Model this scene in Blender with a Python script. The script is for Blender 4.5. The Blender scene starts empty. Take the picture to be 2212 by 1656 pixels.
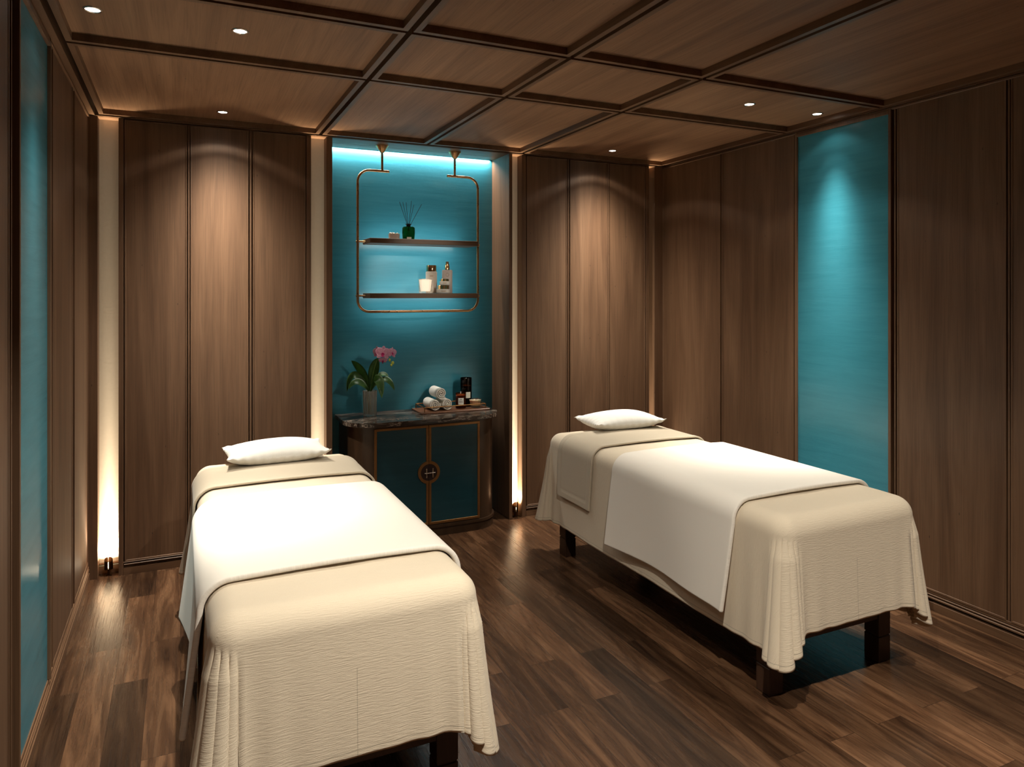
import bpy, bmesh, math, random
import numpy as np
from mathutils import Vector, Matrix

# ------------------------------------------------------------------ camera, world, exposure
scene = bpy.context.scene
COL = scene.collection
PI = math.pi
FPX, HORIZON, YAW, EYE = 1543.46, 635.06, 0.4343, 1.6
cam_data = bpy.data.cameras.new('camera')
cam_data.sensor_fit = 'HORIZONTAL'
cam_data.sensor_width = 36.0
cam_data.lens = 36.0 * FPX / 2212.0
cam_data.shift_y = -(828.0 - HORIZON) / 2212.0
cam_data.clip_start = 0.02
cam = bpy.data.objects.new('camera', cam_data)
cam.location = (0, 0, EYE)
cam.rotation_euler = (PI / 2, 0, -YAW)
COL.objects.link(cam)
scene.camera = cam

world = bpy.data.worlds.new('world')
scene.world = world
world.use_nodes = True
world.node_tree.nodes['Background'].inputs[0].default_value = (1.0, 0.85, 0.7, 1)
world.node_tree.nodes['Background'].inputs[1].default_value = 0.0

scene.view_settings.view_transform = 'Standard'
scene.view_settings.look = 'None'
scene.view_settings.exposure = 0.0
scene.view_settings.gamma = 1.0
scene.view_settings.use_curve_mapping = False
scene.cycles.max_bounces = 10
scene.cycles.diffuse_bounces = 5
scene.cycles.glossy_bounces = 4
scene.cycles.transmission_bounces = 8
scene.cycles.caustics_reflective = False
scene.cycles.caustics_refractive = False
scene.cycles.sample_clamp_indirect = 3.0
scene.cycles.use_denoising = True

# light powers
WARM = (1.0, 0.925, 0.785)
P_BED = 185.0       # downlights over the beds
P_WALL = 420.0       # downlights washing the back panels
P_TEAL = 230.0       # downlights washing the turquoise panels
P_FRONT = 250.0     # downlights towards the entrance, with the added wide one
P_UP = 1700.0         # floor uplights
P_COVE = 13.0        # led strip above the alcove
P_ALCOVE = 225.0       # unseen spot added for the alcove shelf
P_CABINET = 240.0      # unseen spots added for the cabinet top and orchid
P_SHELF = 0.70       # led strips behind the shelf boards

# room
XL, XR, YB, YF = -0.466, 3.4534, 4.624, -0.75
ZT, ZR, ZP, ZS = 2.600, 2.605, 2.635, 2.665
XA0, XA1, YA = 0.88, 2.123, 4.932      # alcove
YN = 4.705                              # plaster at the back of the niches

# ------------------------------------------------------------------ object helpers
def link(o):
    COL.objects.link(o)
    return o

def thing(name, label, cat, loc=(0, 0, 0), rotz=0.0, group=None):
    o = link(bpy.data.objects.new(name, None))
    o.empty_display_size = 0.05
    o.location = loc
    o.rotation_euler = (0, 0, rotz)
    return tag(o, label, cat, group)

def tag(o, label, cat, group=None):
    o['label'] = label
    o['category'] = cat
    if group:
        o['group'] = group
    return o

def obj(name, bm, m, parent=None, smooth=False, label=None, angle=None):
    me = bpy.data.meshes.new(name)
    bmesh.ops.recalc_face_normals(bm, faces=bm.faces[:])
    bm.to_mesh(me)
    bm.free()
    return obj_me(name, me, m, parent, smooth, label, angle)

def obj_me(name, me, m, parent=None, smooth=False, label=None, angle=None):
    me.materials.append(m)
    if smooth:
        me.polygons.foreach_set('use_smooth', [True] * len(me.polygons))
        if angle:
            me.set_sharp_from_angle(angle=math.radians(angle))
    o = link(bpy.data.objects.new(name, me))
    if parent:
        o.parent = parent
    if label:
        o['label'] = label
    return o

def struct(name, bm, m, parent=None, **k):
    o = obj(name, bm, m, parent, **k)
    if parent is None:
        o['kind'] = 'structure'
    return o

def copy_tree(o, parent=None):
    c = o.copy()
    COL.objects.link(c)
    if parent:
        c.parent = parent
    for ch in list(o.children):
        copy_tree(ch, c)
    return c

# ------------------------------------------------------------------ mesh helpers
def box(bm, x0, x1, y0, y1, z0, z1, bev=0.0, seg=1):
    t = bmesh.new()
    bmesh.ops.create_cube(t, size=1.0)
    for v in t.verts:
        v.co = Vector(((x0 + x1) / 2 + v.co.x * (x1 - x0), (y0 + y1) / 2 + v.co.y * (y1 - y0), (z0 + z1) / 2 + v.co.z * (z1 - z0)))
    if bev > 0:
        bmesh.ops.bevel(t, geom=t.edges[:], offset=bev, segments=seg, affect='EDGES', profile=0.5)
    join(bm, t)
    return bm

def join(bm, t, mat=None):
    me = bpy.data.meshes.new('tmp')
    if mat is not None:
        bmesh.ops.transform(t, matrix=mat, verts=t.verts[:])
    t.to_mesh(me)
    t.free()
    bm.from_mesh(me)
    bpy.data.meshes.remove(me)

def B(*a, **k):
    return box(bmesh.new(), *a, **k)

def lathe(bm, prof, seg=32, c=(0, 0, 0), lobes=0, amp=0.0):
    rings = []
    for r, z in prof:
        if r <= 1e-6:
            rings.append([bm.verts.new((c[0], c[1], c[2] + z))])
        else:
            ring = []
            for i in range(seg):
                a = 2 * PI * i / seg
                rr = r * (1 + amp * math.cos(lobes * a)) if lobes else r
                ring.append(bm.verts.new((c[0] + rr * math.cos(a), c[1] + rr * math.sin(a), c[2] + z)))
            rings.append(ring)
    for p, q in zip(rings[:-1], rings[1:]):
        for i in range(seg):
            j = (i + 1) % seg
            if len(p) == 1 and len(q) == 1:
                continue
            if len(p) == 1:
                bm.faces.new((p[0], q[j], q[i]))
            elif len(q) == 1:
                bm.faces.new((p[i], p[j], q[0]))
            else:
                bm.faces.new((p[i], p[j], q[j], q[i]))
    return bm

def L(prof, seg=32, **k):
    return lathe(bmesh.new(), prof, seg, **k)

def tube(bm, pts, r, seg=10, cap=True):
    pts = [Vector(p) for p in pts]
    n = len(pts)
    rad = r if isinstance(r, (list, tuple)) else [r] * n
    rings, up = [], None
    for i, p in enumerate(pts):
        d = (pts[min(i + 1, n - 1)] - pts[max(i - 1, 0)]).normalized()
        if up is None:
            up = Vector((0, 0, 1)) if abs(d.z) < 0.9 else Vector((1, 0, 0))
        s = d.cross(up).normalized()
        up = s.cross(d).normalized()
        rings.append([bm.verts.new(p + (s * math.cos(2 * PI * k / seg) + up * math.sin(2 * PI * k / seg)) * rad[i]) for k in range(seg)])
    for a, b in zip(rings[:-1], rings[1:]):
        for k in range(seg):
            j = (k + 1) % seg
            bm.faces.new((a[k], a[j], b[j], b[k]))
    if cap:
        bm.faces.new(rings[0][::-1])
        bm.faces.new(rings[-1])
    return bm

def T(pts, r, seg=10, **k):
    return tube(bmesh.new(), pts, r, seg, **k)

def prism(bm, poly, z0, z1, bev=0.0):
    t = bmesh.new()
    a = [t.verts.new((x, y, z0)) for x, y in poly]
    b = [t.verts.new((x, y, z1)) for x, y in poly]
    n = len(poly)
    t.faces.new(a[::-1])
    top = t.faces.new(b)
    for i in range(n):
        j = (i + 1) % n
        t.faces.new((a[i], a[j], b[j], b[i]))
    if bev:
        es = [e for e in t.edges if abs(e.verts[0].co.z - e.verts[1].co.z) < 1e-6]
        bmesh.ops.bevel(t, geom=es, offset=bev, segments=3, affect='EDGES', profile=0.5)
    join(bm, t)
    return bm

def sphere(bm, c, r, sx=1, sy=1, sz=1, u=16, v=10):
    t = bmesh.new()
    bmesh.ops.create_uvsphere(t, u_segments=u, v_segments=v, radius=r)
    join(bm, t, Matrix.Translation(c) @ Matrix.Diagonal((sx, sy, sz, 1)))
    return bm

def grid_mesh(name, P, uv=None, hem=None):
    n, m = P.shape[:2]
    idx = np.arange(n * m).reshape(n, m)
    f = np.stack([idx[:-1, :-1], idx[1:, :-1], idx[1:, 1:], idx[:-1, 1:]], -1).reshape(-1, 4)
    me = bpy.data.meshes.new(name)
    me.from_pydata(P.reshape(-1, 3).tolist(), [], f.tolist())
    if uv is not None:
        lay = me.uv_layers.new(name='cloth')
        flat = uv.reshape(-1, 2)[f.reshape(-1)]
        lay.data.foreach_set('uv', flat.astype(np.float32).reshape(-1))
    if hem is not None:
        at = me.attributes.new('hem', 'FLOAT', 'POINT')
        at.data.foreach_set('value', hem.reshape(-1).astype(np.float32))
    return me

# ------------------------------------------------------------------ materials
class N:
    """small node-tree writer"""
    def __init__(self, name):
        self.m = bpy.data.materials.new(name)
        self.m.use_nodes = True
        self.t = self.m.node_tree
        self.b = self.t.nodes['Principled BSDF']
    def n(self, kind, **k):
        nd = self.t.nodes.new(kind)
        for a, v in k.items():
            setattr(nd, a, v)
        return nd
    def l(self, a, b):
        self.t.links.new(a, b)
    def set(self, **k):
        for a, v in k.items():
            s = self.b.inputs[a.replace('_', ' ')]
            s.default_value = (*v, 1) if isinstance(v, tuple) and len(v) == 3 else v
        return self
    def coords(self, scale, src='Object', off=None):
        tc = self.n('ShaderNodeTexCoord')
        mp = self.n('ShaderNodeMapping')
        mp.inputs['Scale'].default_value = scale
        self.l(tc.outputs[src], mp.inputs['Vector'])
        return mp.outputs[0]
    def noise(self, vec, scale=1.0, detail=4.0, rough=0.55, dist=0.0):
        nd = self.n('ShaderNodeTexNoise')
        nd.inputs['Scale'].default_value = scale
        nd.inputs['Detail'].default_value = detail
        nd.inputs['Roughness'].default_value = rough
        nd.inputs['Distortion'].default_value = dist
        self.l(vec, nd.inputs['Vector'])
        return nd.outputs[0]
    def ramp(self, fac, stops, mode='LINEAR'):
        nd = self.n('ShaderNodeValToRGB')
        cr = nd.color_ramp
        cr.interpolation = mode
        while len(cr.elements) < len(stops):
            cr.elements.new(0.5)
        for e, (p, c) in zip(cr.elements, stops):
            e.position = p
            e.color = (*c, 1) if isinstance(c, tuple) else (c, c, c, 1)
        self.l(fac, nd.inputs[0])
        return nd.outputs[0]
    def mix(self, fac, a, b, mode='MIX'):
        nd = self.n('ShaderNodeMix', data_type='RGBA', blend_type=mode)
        for s, v in ((nd.inputs[0], fac), (nd.inputs[6], a), (nd.inputs[7], b)):
            if isinstance(v, (int, float)):
                s.default_value = v
            elif isinstance(v, tuple):
                s.default_value = (*v, 1)
            else:
                self.l(v, s)
        return nd.outputs[2]
    def math(self, op, a, b=0.0, c=0.0):
        nd = self.n('ShaderNodeMath', operation=op)
        for s, v in zip(nd.inputs, (a, b, c)):
            if isinstance(v, (int, float)):
                s.default_value = v
            else:
                self.l(v, s)
        return nd.outputs[0]
    def bump(self, h, strength=0.3, dist=0.002, normal=None):
        nd = self.n('ShaderNodeBump')
        nd.inputs['Strength'].default_value = strength
        nd.inputs['Distance'].default_value = dist
        self.l(h, nd.inputs['Height'])
        if normal:
            self.l(normal, nd.inputs['Normal'])
        self.l(nd.outputs[0], self.b.inputs['Normal'])
        return nd.outputs[0]
    def col(self, c):
        self.l(c, self.b.inputs['Base Color'])

def simple(name, c, rough=0.5, metal=0.0, **k):
    x = N(name)
    x.set(Base_Color=c, Roughness=rough, Metallic=metal, **k)
    return x.m

def wood(name, axis, dark, mid, light, rough=0.45, knots=True):
    """fine vertical grain: axis 0/1/2 is the direction of the grain"""
    x = N(name)
    s1, s2, s3 = [9.0] * 3, [150.0] * 3, [13.0] * 3
    s1[axis], s2[axis], s3[axis] = 0.55, 3.0, 6.0
    a = x.noise(x.coords(s1), 1.0, 5, 0.6, 0.8)
    b = x.noise(x.coords(s2), 1.0, 3, 0.6)
    c = x.ramp(a, [(0.30, dark), (0.5, mid), (0.72, light)])
    st = x.ramp(b, [(0.32, 0.62), (0.55, 1.0)])
    c = x.mix(0.55, c, st, 'MULTIPLY')
    if knots:
        v = x.n('ShaderNodeTexVoronoi')
        v.inputs['Scale'].default_value = 1.0
        x.l(x.coords(s3), v.inputs['Vector'])
        k = x.ramp(v.outputs['Distance'], [(0.022, 0.35), (0.052, 1.0)])
        c = x.mix(0.8, c, k, 'MULTIPLY')
    x.col(c)
    x.set(Roughness=rough)
    x.bump(b, 0.12, 0.001)
    return x.m

WD, WM, WL = (0.100, 0.049, 0.024), (0.147, 0.077, 0.040), (0.192, 0.106, 0.058)
M = {}
M['wood_v'] = wood('walnut panel vertical grain', 2, WD, WM, WL, rough=0.55)
M['wood_x'] = wood('walnut trim grain along x', 0, WD, WM, WL, knots=False)
M['wood_y'] = wood('walnut trim grain along y', 1, WD, WM, WL, knots=False)
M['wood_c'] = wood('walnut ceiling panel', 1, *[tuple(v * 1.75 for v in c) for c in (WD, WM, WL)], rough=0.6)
M['wood_dark'] = wood('dark walnut leg', 2, (0.03, 0.014, 0.008), (0.05, 0.024, 0.014), (0.07, 0.034, 0.02), 0.3, knots=False)
M['cab_wood'] = wood('dark cabinet walnut', 2, (0.030, 0.016, 0.009), (0.045, 0.024, 0.013), (0.060, 0.033, 0.018), 0.32, knots=False)
M['gap'] = simple('dark joint', (0.03, 0.016, 0.010), 0.7)

def floor_mat():
    x = N('walnut plank floor')
    tc = x.n('ShaderNodeTexCoord')
    sp = x.n('ShaderNodeSeparateXYZ')
    x.l(tc.outputs['Object'], sp.inputs[0])
    cb = x.n('ShaderNodeCombineXYZ')
    x.l(sp.outputs[1], cb.inputs[0])
    x.l(sp.outputs[0], cb.inputs[1])
    br = x.n('ShaderNodeTexBrick')
    br.offset, br.offset_frequency, br.squash = 0.37, 2, 1.0
    for nm, v in (('Scale', 1.0), ('Mortar Size', 0.0009), ('Mortar Smooth', 0.1), ('Bias', 0.0), ('Brick Width', 0.92), ('Row Height', 0.124)):
        br.inputs[nm].default_value = v
    br.inputs['Color1'].default_value = (0, 0, 0, 1)
    br.inputs['Color2'].default_value = (1, 1, 1, 1)
    br.inputs['Mortar'].default_value = (0.5, 0.5, 0.5, 1)
    x.l(cb.outputs[0], br.inputs['Vector'])
    r = x.n('ShaderNodeSeparateColor')
    x.l(br.outputs['Color'], r.inputs[0])
    off = x.math('MULTIPLY', r.outputs[0], 37.0)
    def stretched(sx, sy):
        c2 = x.n('ShaderNodeCombineXYZ')
        x.l(x.math('MULTIPLY', sp.outputs[0], sx), c2.inputs[0])
        x.l(x.math('MULTIPLY_ADD', sp.outputs[1], sy, off), c2.inputs[1])
        x.l(off, c2.inputs[2])
        return c2.outputs[0]
    a = x.noise(stretched(16, 1.5), 1.0, 6, 0.62, 1.6)
    b = x.noise(stretched(170, 5.0), 1.0, 5, 0.62, 0.5)
    big = x.noise(stretched(5, 1.1), 1.0, 3, 0.5, 1.0)
    c = x.ramp(a, [(0.30, (0.036, 0.016, 0.008)), (0.48, (0.092, 0.044, 0.022)), (0.64, (0.158, 0.081, 0.042)), (0.8, (0.088, 0.042, 0.021))])
    tone = x.ramp(r.outputs[0], [(0.0, 0.30), (0.25, 0.57), (0.6, 0.82), (1.0, 1.25)])
    c = x.mix(1.0, c, tone, 'MULTIPLY')
    c = x.mix(0.55, c, x.ramp(b, [(0.34, 0.5), (0.58, 1.0)]), 'MULTIPLY')
    c = x.mix(0.5, c, x.ramp(big, [(0.35, 0.55), (0.6, 1.05)]), 'MULTIPLY')
    c = x.mix(br.outputs['Fac'], c, (0.02, 0.01, 0.006))
    x.col(c)
    rough = x.ramp(b, [(0.3, 0.30), (0.7, 0.20)])
    x.l(rough, x.b.inputs['Roughness'])
    h = x.math('ADD', x.math('MULTIPLY', b, 0.5), x.math('MULTIPLY', a, 0.8))
    h = x.math('SUBTRACT', h, x.math('MULTIPLY', br.outputs['Fac'], 0.8))
    x.bump(h, 0.28, 0.004)
    return x.m
M['floor'] = floor_mat()

def teal_mat(name, ax, k=1.0):
    """turquoise brushed lacquer panel; ax: the horizontal axis of the panel"""
    x = N(name)
    s1, s2 = [3.0, 3.0, 34.0], [9.0, 9.0, 150.0]
    a = x.noise(x.coords(s1), 1.0, 5, 0.6, 0.4)
    b = x.noise(x.coords(s2), 1.0, 4, 0.65, 0.3)
    c = x.ramp(a, [(0.28, (0.034 * k, 0.218 * k, 0.295 * k)), (0.5, (0.040 * k, 0.240 * k, 0.325 * k)), (0.72, (0.048 * k, 0.262 * k, 0.352 * k))])
    x.col(c)
    x.set(Roughness=0.27, IOR=1.55)
    x.bump(b, 0.16, 0.0020)
    return x.m
M['teal'] = teal_mat('turquoise lacquer', 0)
M['teal_door'] = teal_mat('turquoise cabinet door', 0, 0.24)

def plaster():
    x = N('cream plaster')
    n = x.noise(x.coords((60, 60, 60)), 1.0, 4)
    x.col(x.ramp(n, [(0.3, (0.75, 0.69, 0.60)), (0.7, (0.78, 0.72, 0.63))]))
    x.set(Roughness=0.8)
    x.bump(n, 0.1, 0.001)
    return x.m
M['plaster'] = plaster()

def cloth(name, c, su, sv, strength, dist, seams=False, weave=900.0, sheen=0.15):
    """woven cloth: UV is in metres of cloth"""
    x = N(name)
    uv = x.n('ShaderNodeUVMap')
    uv.uv_map = 'cloth'
    mp = x.n('ShaderNodeMapping')
    mp.inputs['Scale'].default_value = (su, sv, 1)
    x.l(uv.outputs[0], mp.inputs['Vector'])
    a = x.noise(mp.outputs[0], 1.0, 3, 0.55, 0.3)
    mp2 = x.n('ShaderNodeMapping')
    mp2.inputs['Scale'].default_value = (weave, weave, 1)
    x.l(uv.outputs[0], mp2.inputs['Vector'])
    w = x.noise(mp2.outputs[0], 1.0, 2, 0.5)
    lo = tuple(v * 0.90 for v in c)
    hi = tuple(min(1, v * 1.05) for v in c)
    col = x.ramp(w, [(0.3, lo), (0.7, hi)])
    h = x.math('ADD', a, x.math('MULTIPLY', w, 0.35))
    if seams:
        at = x.n('ShaderNodeAttribute')
        at.attribute_name = 'hem'
        d = x.math('ABSOLUTE', x.math('SUBTRACT', at.outputs['Fac'], 0.018))
        line = x.math('LESS_THAN', d, 0.0016)
        sp = x.n('ShaderNodeSeparateXYZ')
        x.l(uv.outputs[0], sp.inputs[0])
        mid = x.math('MULTIPLY', x.math('LESS_THAN', x.math('ABSOLUTE', sp.outputs[0]), 0.0012), x.math('LESS_THAN', sp.outputs[1], -1.14))
        s = x.math('MAXIMUM', line, mid)
        col = x.mix(x.math('MULTIPLY', s, 0.45), col, tuple(v * 0.35 for v in c))
        h = x.math('SUBTRACT', h, x.math('MULTIPLY', s, 0.8))
    x.col(col)
    x.set(Roughness=0.9, Sheen_Weight=sheen, Sheen_Roughness=0.5)
    x.b.inputs['Specular IOR Level'].default_value = 0.15
    x.bump(h, strength, dist)
    return x.m
M['sheet'] = cloth('ivory crinkled bed cover', (0.71, 0.61, 0.475), 30, 250, 0.42, 0.0040, seams=True, weave=700)
M['runner'] = cloth('grey beige woven runner', (0.54, 0.465, 0.36), 160, 160, 0.4, 0.0015, weave=420)
M['blanket'] = cloth('white blanket', (0.86, 0.81, 0.74), 14, 14, 0.10, 0.002, weave=800)
M['pillow'] = cloth('white pillowcase', (0.87, 0.85, 0.81), 11, 11, 0.18, 0.004, weave=600)

def terry(name, c):
    x = N(name)
    n = x.noise(x.coords((420, 420, 420)), 1.0, 3, 0.6)
    x.col(x.ramp(n, [(0.3, tuple(v * 0.8 for v in c)), (0.7, c)]))
    x.set(Roughness=0.95, Sheen_Weight=0.4)
    x.bump(n, 0.7, 0.003)
    return x.m
M['terry'] = terry('white terry towel', (0.85, 0.80, 0.71))

def brushed(name, c, rough):
    x = N(name)
    n = x.noise(x.coords((60, 60, 60)), 1.0, 2)
    x.l(x.ramp(n, [(0.3, rough * 0.8), (0.7, rough * 1.2)]), x.b.inputs['Roughness'])
    x.set(Base_Color=c, Metallic=1.0)
    return x.m
M['brass'] = brushed('brushed antique brass', (0.62, 0.36, 0.17), 0.32)
M['gold'] = brushed('polished gold cap', (0.70, 0.46, 0.22), 0.16)
M['bronze'] = brushed('dark bronze', (0.055, 0.032, 0.018), 0.42)
M['inlay'] = brushed('dull brass inlay', (0.33, 0.17, 0.065), 0.5)
M['chrome'] = brushed('satin nickel', (0.75, 0.68, 0.60), 0.25)

def marble():
    x = N('dark veined marble')
    v = x.coords((1, 1, 1))
    d = x.noise(v, 6.0, 5, 0.6)
    n1 = x.noise(x.coords((5, 22, 22)), 1.0, 7, 0.68, 1.2)
    rid = x.math('ABSOLUTE', x.math('SUBTRACT', n1, 0.5))
    veins = x.ramp(rid, [(0.0, 1.0), (0.012, 0.75), (0.032, 0.0)])
    mask = x.ramp(x.noise(x.coords((3, 9, 9)), 1.0, 3), [(0.34, 0.0), (0.55, 1.0)])
    veins = x.math('MULTIPLY', veins, mask)
    base = x.ramp(d, [(0.35, (0.014, 0.010, 0.008)), (0.7, (0.055, 0.038, 0.030))])
    x.col(x.mix(veins, base, (0.45, 0.37, 0.30)))
    x.set(Roughness=0.14)
    return x.m
M['marble'] = marble()

def glass(name, c, rough=0.02, ior=1.45, clear=0.5, lit_haze=0.0):
    """glass body that still lets straight light through to what stands inside"""
    x = N(name)
    x.set(Base_Color=c, Roughness=rough, IOR=ior)
    x.b.inputs['Transmission Weight'].default_value = 1.0
    tr = x.n('ShaderNodeBsdfTransparent')
    tr.inputs[0].default_value = (*c, 1)
    mx = x.n('ShaderNodeMixShader')
    mx.inputs[0].default_value = clear
    x.l(x.b.outputs[0], mx.inputs[1])
    x.l(tr.outputs[0], mx.inputs[2])
    out = mx.outputs[0]
    if lit_haze:  # cream diffuse share imitating bright light refracted by the ribs
        df = x.n('ShaderNodeBsdfDiffuse')
        df.inputs[0].default_value = (0.85, 0.74, 0.62, 1)
        m2 = x.n('ShaderNodeMixShader')
        m2.inputs[0].default_value = lit_haze
        x.l(out, m2.inputs[1])
        x.l(df.outputs[0], m2.inputs[2])
        out = m2.outputs[0]
    x.l(out, x.t.nodes['Material Output'].inputs['Surface'])
    return x.m
M['glass'] = glass('clear ribbed glass', (0.98, 0.94, 0.89), clear=0.3, lit_haze=0.16)
M['thin_glass'] = glass('thin clear glass', (0.97, 0.93, 0.88), clear=0.75)
M['amber'] = glass('amber glass', (0.42, 0.13, 0.045))
M['smoke'] = glass('dark smoked amber glass', (0.10, 0.035, 0.016))
M['green_glass'] = glass('deep green glass', (0.012, 0.15, 0.03))
M['wax'] = simple('ivory wax', (0.85, 0.72, 0.52), 0.55, Subsurface_Weight=0.2)
M['white'] = simple('white glazed ceramic', (0.84, 0.80, 0.74), 0.3)
M['cream_plastic'] = simple('cream frosted bottle', (0.66, 0.55, 0.45), 0.4)
M['mauve_plastic'] = simple('pale mauve frosted bottle', (0.60, 0.50, 0.45), 0.4)
M['paper'] = simple('white paper label', (0.82, 0.78, 0.70), 0.7)
M['ink'] = simple('dark printed ink', (0.06, 0.05, 0.045), 0.7)
M['black'] = simple('black rubber', (0.010, 0.010, 0.010), 0.5)
M['reed'] = simple('dark reed', (0.018, 0.013, 0.012), 0.7)
M['leather'] = simple('dark oxblood leather', (0.022, 0.008, 0.006), 0.45)
M['tray'] = wood('reddish tray wood', 0, (0.14, 0.055, 0.026), (0.19, 0.08, 0.04), (0.23, 0.10, 0.05), 0.35, knots=False)
M['liquid'] = simple('dark glass liquid', (0.01, 0.05, 0.012), 0.1)
M['foam'] = simple('grey mattress ticking', (0.25, 0.22, 0.19), 0.9)

def leaf_mat():
    x = N('glossy orchid leaf')
    n = x.noise(x.coords((30, 30, 30)), 1.0, 3)
    x.col(x.ramp(n, [(0.3, (0.030, 0.085, 0.014)), (0.7, (0.070, 0.165, 0.030))]))
    x.set(Roughness=0.42)
    return x.m
M['leaf'] = leaf_mat()
def petal_mat():
    x = N('pink orchid petal')
    n = x.noise(x.coords((90, 90, 90)), 1.0, 3)
    x.col(x.ramp(n, [(0.3, (0.72, 0.30, 0.44)), (0.7, (0.88, 0.55, 0.66))]))
    x.set(Roughness=0.5, Subsurface_Weight=0.1)
    return x.m
M['petal'] = petal_mat()
M['lip'] = simple('magenta orchid lip', (0.62, 0.03, 0.20), 0.45)
M['stem'] = simple('green stem', (0.10, 0.17, 0.03), 0.5)
M['bud'] = simple('yellow green bud', (0.42, 0.48, 0.07), 0.45)

def emit(name, c, s):
    x = N(name)
    x.set(Base_Color=(0.8, 0.8, 0.8), Emission_Color=c, Emission_Strength=s)
    return x.m
M['lens'] = emit('lit lamp lens', (1.0, 0.93, 0.82), 14.0)
M['bulb'] = emit('lit uplight bulb', (1.0, 0.80, 0.50), 9.0)
M['led'] = emit('led strip', (0.92, 1.0, 0.98), 6.0)
M['cup_emit'] = emit('candle cup with warm emission', (1.0, 0.86, 0.68), 1.1)  # even warm emission on the cup itself, no flame is built

# ------------------------------------------------------------------ lamp light with a beam profile
def beam_light(name, power, color, parent, loc, profile, up=False, radius=0.012):
    """point light whose strength depends on the angle from its axis, like a photometric file"""
    d = bpy.data.lights.new(name, 'POINT')
    d.energy = power
    d.color = color
    d.shadow_soft_size = radius
    d.use_nodes = True
    t = d.node_tree
    em = t.nodes['Emission']
    g = t.nodes.new('ShaderNodeNewGeometry')
    dot = t.nodes.new('ShaderNodeVectorMath')
    dot.operation = 'DOT_PRODUCT'
    dot.inputs[1].default_value = (0, 0, 1 if up else -1)
    t.links.new(g.outputs['Incoming'], dot.inputs[0])
    ac = t.nodes.new('ShaderNodeMath')
    ac.operation = 'ARCCOSINE'
    ac.use_clamp = False
    t.links.new(dot.outputs['Value'], ac.inputs[0])
    dv = t.nodes.new('ShaderNodeMath')
    dv.operation = 'DIVIDE'
    dv.inputs[1].default_value = PI / 2
    t.links.new(ac.outputs[0], dv.inputs[0])
    rp = t.nodes.new('ShaderNodeValToRGB')
    cr = rp.color_ramp
    while len(cr.elements) < len(profile):
        cr.elements.new(0.5)
    for e, (deg, v) in zip(cr.elements, profile):
        e.position = deg / 90.0
        e.color = (v, v, v, 1)
    t.links.new(dv.outputs[0], rp.inputs[0])
    t.links.new(rp.outputs[0], em.inputs['Strength'])
    o = link(bpy.data.objects.new(name, d))
    o.location = loc
    if parent:
        o.parent = parent
    return o

def gauss(sig, lo, hi, n):
    return [(lo + (hi - lo) * i / (n - 1), math.exp(-((lo + (hi - lo) * i / (n - 1)) / sig) ** 2)) for i in range(n)]
WIDE = gauss(46.0, 0, 56.0, 12) + [(62.0, 0.0)]
TEALB = [(a, max(v, 0.006)) for a, v in gauss(12.5, 0, 31.0, 12)] + [(37.0, 0.002), (50.0, 0.002), (60.0, 0.0)]
NARROW = [(a, max(v, 0.032)) for a, v in gauss(22.0, 0, 52.0, 15)] + [(58.0, 0.0)]
DOWN = [(a, max(v, 0.007)) for a, v in gauss(22.0, 0, 49.5, 13)] + [(52.0, 0.0025), (55.0, 0.0025), (57.5, 0.0065), (61.0, 0.0065), (64.0, 0.0008), (70.0, 0.0)]
UP = [(a, max(1.0 / (1.0 + (a / 1.6) ** 1.75), 0.016 if a < 45 else 0.0)) for a in (0, 0.7, 1.4, 2.2, 3.2, 4.5, 6.5, 9, 13, 18, 26, 36, 50, 70)] + [(89, 0.0)]

# ------------------------------------------------------------------ setting: floor and ceiling
struct('floor', B(XL - 0.3, XR + 0.3, YF - 0.2, YA + 0.2, -0.1, 0.0), M['floor'])

ceil = struct('ceiling', B(XL - 0.3, XR + 0.3, YF - 0.2, YB, ZS, ZS + 0.1), M['gap'])
GX = [-0.425, 0.80, 1.507, 2.216, 3.440]
GY = [YF, 0.693, 1.366, 2.659, 3.331, 4.604]
HG, RW = 0.011, 0.024
for i in range(len(GX) - 1):
    for j in range(len(GY) - 1):
        x0, x1, y0, y1 = GX[i] + HG, GX[i + 1] - HG, GY[j] + HG, GY[j + 1] - HG
        bm = bmesh.new()
        for a in ((x0, x1, y0, y0 + RW), (x0, x1, y1 - RW, y1), (x0, x0 + RW, y0 + RW, y1 - RW), (x1 - RW, x1, y0 + RW, y1 - RW)):
            box(bm, a[0], a[1], a[2], a[3], ZR, ZS)
        struct('coffer_rail', bm, M['wood_y'], ceil)
        struct('coffer_panel', B(x0 + RW, x1 - RW, y0 + RW, y1 - RW, ZP, ZS), M['wood_c'], ceil)
bm = bmesh.new()
box(bm, XL - 0.02, XL + 0.030, YF, YB, ZT + 0.002, ZS)
box(bm, XR - 0.006, XR + 0.03, YF, YB, ZT + 0.002, ZS)
struct('ceiling_edge', bm, M['wood_y'], ceil)
struct('ceiling_edge', B(XL, XR, YB - 0.010, YB + 0.02, ZT + 0.002, ZS), M['wood_x'], ceil)

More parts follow.
